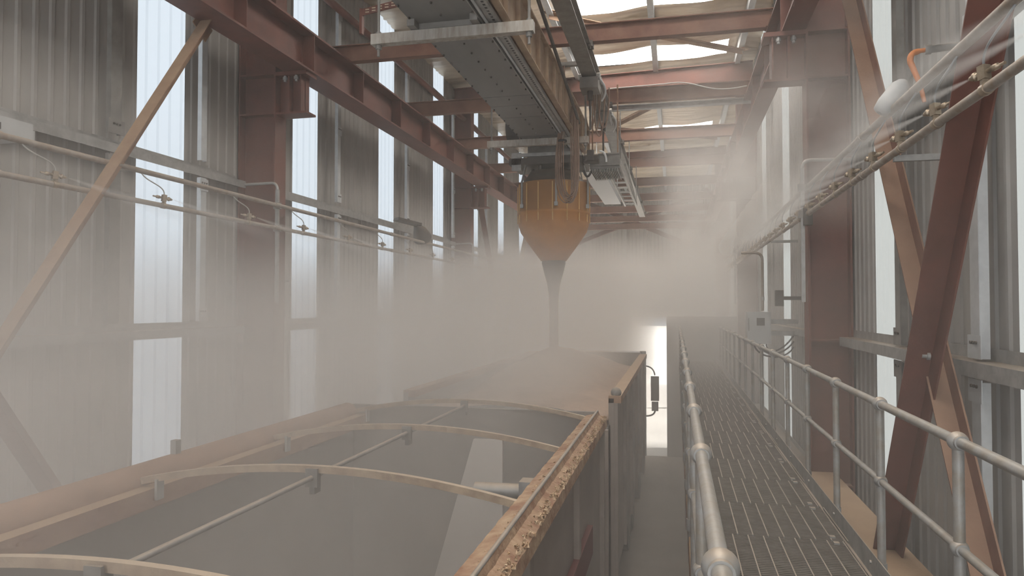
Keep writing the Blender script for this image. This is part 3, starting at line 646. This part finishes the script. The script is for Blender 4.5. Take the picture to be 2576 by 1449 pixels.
# tractor
e = empty('truck_tractor', 'white truck cab ahead of the trailers in the bright exit', 'truck', (-1.9, 17.5, FLOOR))
b = MB(); b.box(-3.1, -.78, 16.3, 18.6, -3.5, -1.15).box(-3.0, -.9, 18.6, 19.6, -3.5, -2.3); b.build('cab_body', cab_m, e)
MB().box(-.785, -.77, 17.5, 18.3, -2.1, -1.4).build('side_window', glass_m, e)
MB().box(-3.0, -.95, 15.6, 19.2, -3.7, -3.45).build('chassis', dark_m, e)
mr = MB().box(-.62, -.42, 18.15, 18.27, -2.35, -1.75).box(-.60, -.44, 18.15, 18.27, -2.60, -2.38).build('wing_mirror', black_m, e)
MB().tube(arc((-.78, 18.3, -1.5), (-.55, 18.25, -1.5), (-.52, 18.2, -1.72), 6), .018, 6).build('mirror_arm', black_m, e)
MB().tube(arc((-.78, 18.3, -2.75), (-.54, 18.25, -2.75), (-.52, 18.2, -2.6), 6), .022, 6).build('mirror_arm', black_m, e)
MB().tube([(-.72, 16.15, -3.3), (-.72, 16.15, -1.0)], .07, 14).build('exhaust_stack', galv, e)
for yy in (16.6, 19.0):
    for x in (-3.05, -1.1): MB().tube([(x, yy, FLOOR + .5), (x + .28, yy, FLOOR + .5)], .5, 24).build('wheel', black_m, e)

# ------------------------------------------------------------------ walkway
GZ = -1.56
def grate_panel():
    e = empty('grating_panel', '', 'grating', (0, 0, 0), 'steel grating panels of the walkway', shift=False)
    b = MB()
    for k in range(27): b.box(0.02, .98, .004 + .0305 * k, .0085 + .0305 * k, -.03, 0)
    b.box(0.016, .02, 0, .82, -.03, .001).box(.98, .984, 0, .82, -.03, .001)
    b.build('bearing_bars', grate_m, e)
    b = MB()
    for k in range(10): b.box(.065 + .1 * k, .072 + .1 * k, .0, .82, -.006, .0035)
    b.build('cross_rods', galv, e)
    for y in (.06, .76): MB().box(.90, .935, y - .02, y + .02, .001, .012).build('hold_down_clip', galv, e)
    return e
g0 = grate_panel()
for i in range(24):
    o = g0 if i == 0 else copy_tree(g0); o.location = (0.10, 1.0 + .832 * i, GZ)
    if i % 2:
        for c in kids(o):
            if c.name.startswith('cross'): c.location = (.035, 0, 0)
    o['label'] = 'grey walkway grating panel, %s counting away from the camera' % ORD[i]
e = empty('walkway_frame', 'steel channel frame carrying the raised walkway', 'walkway frame', (.6, 1, GZ - .1))
MB().channel((1.12, 0.6, GZ - .12), (1.12, 21.2, GZ - .12), .2, .06, .008, side=-1).build('stringer', galv_dark, e)
MB().channel((.08, 0.6, GZ - .12), (.08, 21.2, GZ - .12), .2, .06, .008).build('stringer', tan_steel, e)
for k in range(18): MB().box(.14, 1.06, 1.1 + 1.15 * k, 1.16 + 1.15 * k, GZ - .14, GZ - .035).build('crosspiece', galv_dark, e)
for y in (1.2, 5.0, 9.6, 14.5, 20.5):
    for x in (.2, 1.0): MB().box(x - .05, x + .05, y - .05, y + .05, FLOOR, GZ - .2).build('leg', red, e)
tb = empty('toe_board', 'grey kick plate along the wall side of the walkway', 'kick plate', (1.115, 1, GZ))
MB().box(1.108, 1.114, 1.0, 21.0, GZ - .02, GZ + .12).box(1.094, 1.108, 1.0, 21.0, GZ - .02, GZ - .014).build('plate', galv, tb)
for k in range(20): MB().tube([(1.108, 1.6 + 1.0 * k, GZ + .06), (1.098, 1.6 + 1.0 * k, GZ + .06)], .011, 6).build('bolt', galv, tb)
tb = tag(MB().box(.086, .092, 1.0, 21.0, GZ - .02, GZ + .10).build('toe_board', tan_steel), 'dusty kick plate along the truck side of the walkway', 'kick plate')
# ledge of dusty floor plate between walkway and wall
tag(MB().box(1.25, XR - .28, 5.6, 9.4, GZ - .50, GZ - .46).build('ledge_plate', tan_steel), 'dusty plate ledge between walkway and wall below the nearest column', 'plate')
def railing(x, ys, lab, y0, y1, mat=rail_m):
    e = empty('handrail', lab, 'railing', (x, y0, GZ), 'tube railings of the walkway')
    MB().tube([(x, y0, -.56), (x, (y0 + y1) / 2, -.56), (x, y1, -.56)], .0225, 18).build('top_rail', mat, e)
    MB().tube([(x, y0, -1.0), (x, y1, -1.0)], .0185, 14).build('mid_rail', mat, e)
    for y in ys:
        p = MB().tube([(x, y, GZ - .06), (x, y, -.56)], .0225, 14).build('post', mat, e)
        b = MB().ball((x, y, -.56), .041, 20, 14); b.tube([(x, y - .045, -.56), (x, y + .045, -.56)], .029, 16).build('ball_joint', galv, p)
        b = MB().ball((x, y, -1.0), .036, 18, 12); b.tube([(x, y - .038, -1.0), (x, y + .038, -1.0)], .026, 14).build('ball_joint', galv, p)
        MB().tube([(x, y, GZ + .02), (x, y, GZ + .10)], .029, 12).build('post_sleeve', galv, p)
    return e
railing(1.135, [2.15 + 1.165 * k for k in range(16)], 'tube railing on the wall side of the walkway', 0.9, 19.9)
rl = railing(0.090, [1.61] + [2.82 + 1.14 * k for k in range(16)], 'tube railing on the truck side of the walkway, running past the camera', 0.7, 20.2)

# the small figure stamped on the nearest ball joint
bc = Vector((.09, 1.61, -.56)); dr = (Vector((-.01, 0, .14)) - bc).normalized(); rt_ = dr.cross(Vector((0, 0, 1))).normalized(); upv = rt_.cross(dr)
b = MB()
for q, rr in ((-.0030, .0030), (.0024, .0024)):
    cc = bc + dr * .0407 + upv * q
    b.tube([cc + rt_ * rr * math.cos(t * math.pi / 6) + upv * rr * math.sin(t * math.pi / 6) for t in range(13)], .0006, 5, caps=False)
b.build('stamped_figure', dark_m, rl)
e = tag(MB().bar((-4.6, 9.9, 4.42), (-3.6, 10.0, 4.62), .02, .10).box(-4.62, -4.58, 9.88, 9.96, 4.1, 4.48).build('slotted_strap', red), 'dark slotted strap under the roof left of the nearest hanger bar', 'strap')
sl = MB()
for k in range(9):
    for q in (-.02, .02):
        c_ = Vector((-4.5 + .1 * k, 9.905 + .01 * k, 4.44 + .02 * k + q)); sl.box(c_.x - .03, c_.x + .03, c_.y - .012, c_.y - .008, c_.z - .008, c_.z + .008)
sl.build('slot_pattern', foil_m, e)
# ------------------------------------------------------------------ fittings on the walls
e = empty('control_box', 'grey electrical control box past the nearest column on the walkway wall', 'electrical box', (1.5, 12.7, -.65))
MB().box(1.18, 1.56, 12.75, 13.14, -.64, -.10).build('enclosure', enclos_m, e)
MB().box(1.19, 1.55, 12.735, 12.75, -.63, -.11).build('door', enclos_m, e)
MB().box(1.33, 1.46, 12.73, 12.735, -.33, -.20).build('display', dark_m, e)
MB().box(1.195, 1.21, 12.72, 12.735, -.42, -.20).build('latch', galv_dark, e)
MB().box(1.56, 2.0, 12.8, 12.95, -.5, -.42).box(1.56, 2.0, 12.8, 12.95, -.3, -.22).build('mounting_rail', galv, e)
for k in range(3): MB().tube(bez((1.3 + .1 * k, 12.88, -.64), (1.3 + .1 * k, 12.88, -.85), (1.75, 12.9, -1.0 + .1 * k), (1.95, 12.95, -.7 + .1 * k)), .014, 8).build('cable', black_m, e)
tag(MB().box(1.60, 1.72, 12.4, 12.55, .0, .26).box(1.72, 2.11, 12.46, 12.5, .1, .16).build('junction_box', dark_m), 'small black box above the grey control box', 'electrical box')
e = empty('conduit_pipe', 'pale conduit bending down from the spray pipe to the control box', 'pipe', (1.3, 13.2, 1.0))
MB().tube([(1.12, 13.1, .93), (1.3, 13.1, .93)] + arc((1.34, 13.1, .93), (1.47, 13.1, .93), (1.47, 13.1, .80), 7) + [(1.47, 13.1, -.08)], .024, 10).build('tube', pipe_m, e)
MB().tube([(1.47, 13.1, 0.1), (1.47, 13.1, 0.16)], .032, 10).build('coupling', galv, e)
e = empty('flood_light', 'grey floodlight with orange conduit near the spray pipes on the walkway wall', 'light', (1.6, 5.8, 1.4))
d = Vector((-.62, -.1, -.78)).normalized(); c0 = Vector((1.66, 5.80, 1.66))
MB().tube([c0 - d * .02, c0, c0 + d * .05, c0 + d * .20, c0 + d * .27, c0 + d * .285], [.02, .045, .068, .068, .055, .02], 14).build('housing', enclos_m, e)
MB().bar(c0 + d * .05 + Vector((.06, -.03, -.03)), c0 + d * .21 + Vector((.06, -.03, -.03)), .05, .02, (0, 1, 0)).build('control_panel', galv_dark, e)
MB().tube([(1.83, 5.78, 1.89), (1.775, 5.78, 1.885)] + arc((1.75, 5.78, 1.88), (1.69, 5.77, 1.87), (1.70, 5.77, 1.80), 6) + [(1.76, 5.77, 1.64), (1.79, 5.77, 1.50)], [.016] * 2 + [.022] * 7 + [.018, .014], 10).build('orange_conduit', orange_m, e)
MB().tube([(1.80, 5.78, 1.89), (1.84, 5.78, 1.89), (1.841, 5.78, 1.89), (2.01, 5.76, 1.895)], [.036, .036, .027, .027], 12).build('grey_conduit', galv, e)
e = empty('wall_light', 'pale angular light fitting at the upper edge of the spray pipes, far left', 'light', (-5.85, 5.1, 1.55))
MB().box(-6.1, -5.72, 4.7, 5.36, 1.50, 1.62).add([(-5.72, 5.36, 1.62), (-5.72, 5.36, 1.50), (-5.95, 5.36, 1.50), (-5.95, 5.36, 1.62), (-5.78, 5.45, 1.60), (-5.78, 5.45, 1.53), (-5.93, 5.45, 1.53), (-5.93, 5.45, 1.60)], [(0, 4, 5, 1), (1, 5, 6, 2), (2, 6, 7, 3), (3, 7, 4, 0), (4, 7, 6, 5)])
b = MB().box(-6.1, -5.72, 4.7, 5.36, 1.50, 1.66); b.box(-6.05, -5.78, 5.36, 5.44, 1.53, 1.62); b.build('housing', enclos_m, e)
MB().box(-5.72, -5.715, 5.0, 5.04, 1.54, 1.6).build('latch', dark_m, e)
e = empty('yard_light', 'dark hooded lamp hung before the third bright window', 'light', (-5.9, 15.4, 1.5))
MB().bar((-6.1, 15.0, 1.95), (-5.7, 15.4, 1.85), .3, .06).build('bracket_plate', dark_m, e)
MB().tube([(-5.75, 15.35, 1.84), (-5.72, 15.5, 1.72), (-5.70, 15.62, 1.58), (-5.7, 15.66, 1.52)], [.06, .16, .22, .20], 14).build('hood', dark_m, e)

# ------------------------------------------------------------------ haze
def volume_mat(name, build, col=(0.95, 0.91, 0.87), aniso=0.25, step=1.0):
    m = bpy.data.materials.new(name); m.use_nodes = True; nt = m.node_tree; nt.nodes.clear()
    out = nt.nodes.new('ShaderNodeOutputMaterial'); v = nt.nodes.new('ShaderNodeVolumePrincipled')
    v.inputs['Color'].default_value = (*col, 1); v.inputs['Anisotropy'].default_value = aniso
    nt.links.new(v.outputs[0], out.inputs['Volume']); d = build(nt)
    if isinstance(d, (int, float)): v.inputs['Density'].default_value = d
    else: nt.links.new(d, v.inputs['Density'])
    return m
def haze_density(nt):
    N = nt.nodes.new; L = nt.links.new
    g = N('ShaderNodeNewGeometry'); sp = N('ShaderNodeSeparateXYZ'); L(g.outputs['Position'], sp.inputs[0])
    def ramp(src, a, b_, c, d):
        r = N('ShaderNodeMapRange'); r.interpolation_type = 'SMOOTHSTEP'
        for k, vv in enumerate((a, b_, c, d)): r.inputs[k + 1].default_value = vv
        L(src, r.inputs[0]); return r.outputs[0]
    def mth(op, a, b_):
        m_ = N('ShaderNodeMath'); m_.operation = op
        for k, q in enumerate((a, b_)):
            if isinstance(q, (int, float)): m_.inputs[k].default_value = q
            else: L(q, m_.inputs[k])
        return m_.outputs[0]
    X, Y, Z = sp.outputs
    n = N('ShaderNodeTexNoise'); n.inputs['Scale'].default_value = 0.55; n.inputs['Detail'].default_value = 3; L(g.outputs['Position'], n.inputs['Vector'])
    zz = mth('ADD', Z, mth('MULTIPLY', mth('SUBTRACT', n.outputs['Fac'], 0.5), 2.2))
    zs = mth('SUBTRACT', zz, mth('MULTIPLY', ramp(Y, 8.0, 22.0, 0.0, 1.0), 1.1))
    gz = ramp(zs, -0.5, 1.05, 1.0, 0.006)
    gy = ramp(Y, 3.0, 14.0, 0.30, 1.0)
    gx = ramp(X, -1.5, -0.7, 1.0, 0.10)
    gxf = mth('MAXIMUM', gx, mth('MULTIPLY', ramp(Y, 5.0, 20.0, 0.0, 0.30), ramp(X, -0.3, 0.3, 0.35, 1.0)))
    gxf = mth('MAXIMUM', gxf, mth('MULTIPLY', mth('MULTIPLY', ramp(Z, -0.75, 0.25, 0.0, 1.0), ramp(X, 0.7, 1.5, 0.9, 0.0)), ramp(Y, 8.0, 13.0, 0.0, 1.0)))
    left = ramp(X, -5.9, -3.3, 0.75, 0.0)
    core = mth('MAXIMUM', mth('MULTIPLY', gy, gxf), left)
    out = ramp(Y, 20.5, 23.0, 1.0, 0.3)
    dens = mth('MULTIPLY', mth('MULTIPLY', core, gz), 0.52)
    dens = mth('MULTIPLY', dens, ramp(n.outputs['Fac'], .3, .7, .75, 1.3))
    dens = mth('MULTIPLY', dens, out)
    n2 = N('ShaderNodeTexNoise'); n2.inputs['Scale'].default_value = 1.3; n2.inputs['Detail'].default_value = 3; L(g.outputs['Position'], n2.inputs['Vector'])
    band = mth('MULTIPLY', ramp(Z, 0.75, 1.3, 0.0, 1.0), ramp(Z, 1.9, 3.6, 1.0, 0.0))
    plume = mth('MULTIPLY', mth('MULTIPLY', band, ramp(Y, 5.5, 9.5, 0.0, 1.0)), mth('MULTIPLY', ramp(X, -0.6, 0.6, 0.0, 1.0), ramp(n2.outputs['Fac'], .4, .62, .05, .38)))
    return mth('ADD', mth('ADD', dens, mth('MULTIPLY', plume, out)), 0.004)
hz = MB().box(XL + .08, XR - .08, -3.0, YE - .3, FLOOR + .02, 4.6).build('haze', volume_mat('dust_haze', haze_density))
tag(hz, 'thick pale dust and mist haze filling the shed around the trailers', 'haze', kind='stuff')
JL = 1.5
def jet_density(nt):
    N = nt.nodes.new; L = nt.links.new
    tc = N('ShaderNodeTexCoord'); sp = N('ShaderNodeSeparateXYZ'); L(tc.outputs['Object'], sp.inputs[0])
    def mth(op, a, b_=0):
        m_ = N('ShaderNodeMath'); m_.operation = op
        for k, q in enumerate((a, b_)):
            if isinstance(q, (int, float)): m_.inputs[k].default_value = q
            else: L(q, m_.inputs[k])
        return m_.outputs[0]
    X, Y, Z = sp.outputs
    r = mth('SQRT', mth('ADD', mth('MULTIPLY', X, X), mth('MULTIPLY', Y, Y)))
    q = mth('MAXIMUM', mth('SUBTRACT', 1.0, mth('DIVIDE', r, mth('ADD', mth('MULTIPLY', Z, 0.10), 0.008))), 0)
    f = mth('MAXIMUM', mth('SUBTRACT', 1.0, mth('DIVIDE', Z, JL)), 0)
    return mth('MULTIPLY', mth('MULTIPLY', q, f), mth('DIVIDE', 5.0, mth('ADD', Z, 0.12)))
jm = volume_mat('spray_mist', jet_density, (0.98, 0.97, 0.95), 0.3)
jd = Vector((-0.42, 0.90, -0.10)).normalized()
j0 = None
for i, y in enumerate(ry[:14]):
    if j0 is None:
        j0 = MB().tube([(0, 0, 0), (0, 0, JL * .5), (0, 0, JL)], [.008, .008 + .05 * JL, .008 + .1 * JL], 12).build('mist_jet', jm); o = j0
    else: o = j0.copy(); C.objects.link(o)
    o.location = Vector((1.57, y, 1.215)) + jd * .1; o.rotation_euler = jd.to_track_quat('Z', 'Y').to_euler()
    tag(o, 'fine mist jet leaving the walkway-side pipe, %s counting away from the camera' % ORD[i], 'mist', 'mist jets of the walkway-side pipe', 'stuff')
for i, y in enumerate((5.5, 6.95, 8.6, 10.05, 11.6)):
    o = j0.copy(); C.objects.link(o); o.location = (-5.56, y + .1, 1.205); o.rotation_euler = Vector((0.42, 0.90, -0.24)).to_track_quat('Z', 'Y').to_euler()
    tag(o, 'faint mist jet leaving the window-side pipe, %s counting away from the camera' % ORD[i], 'mist', 'mist jets of the window-side pipe', 'stuff')
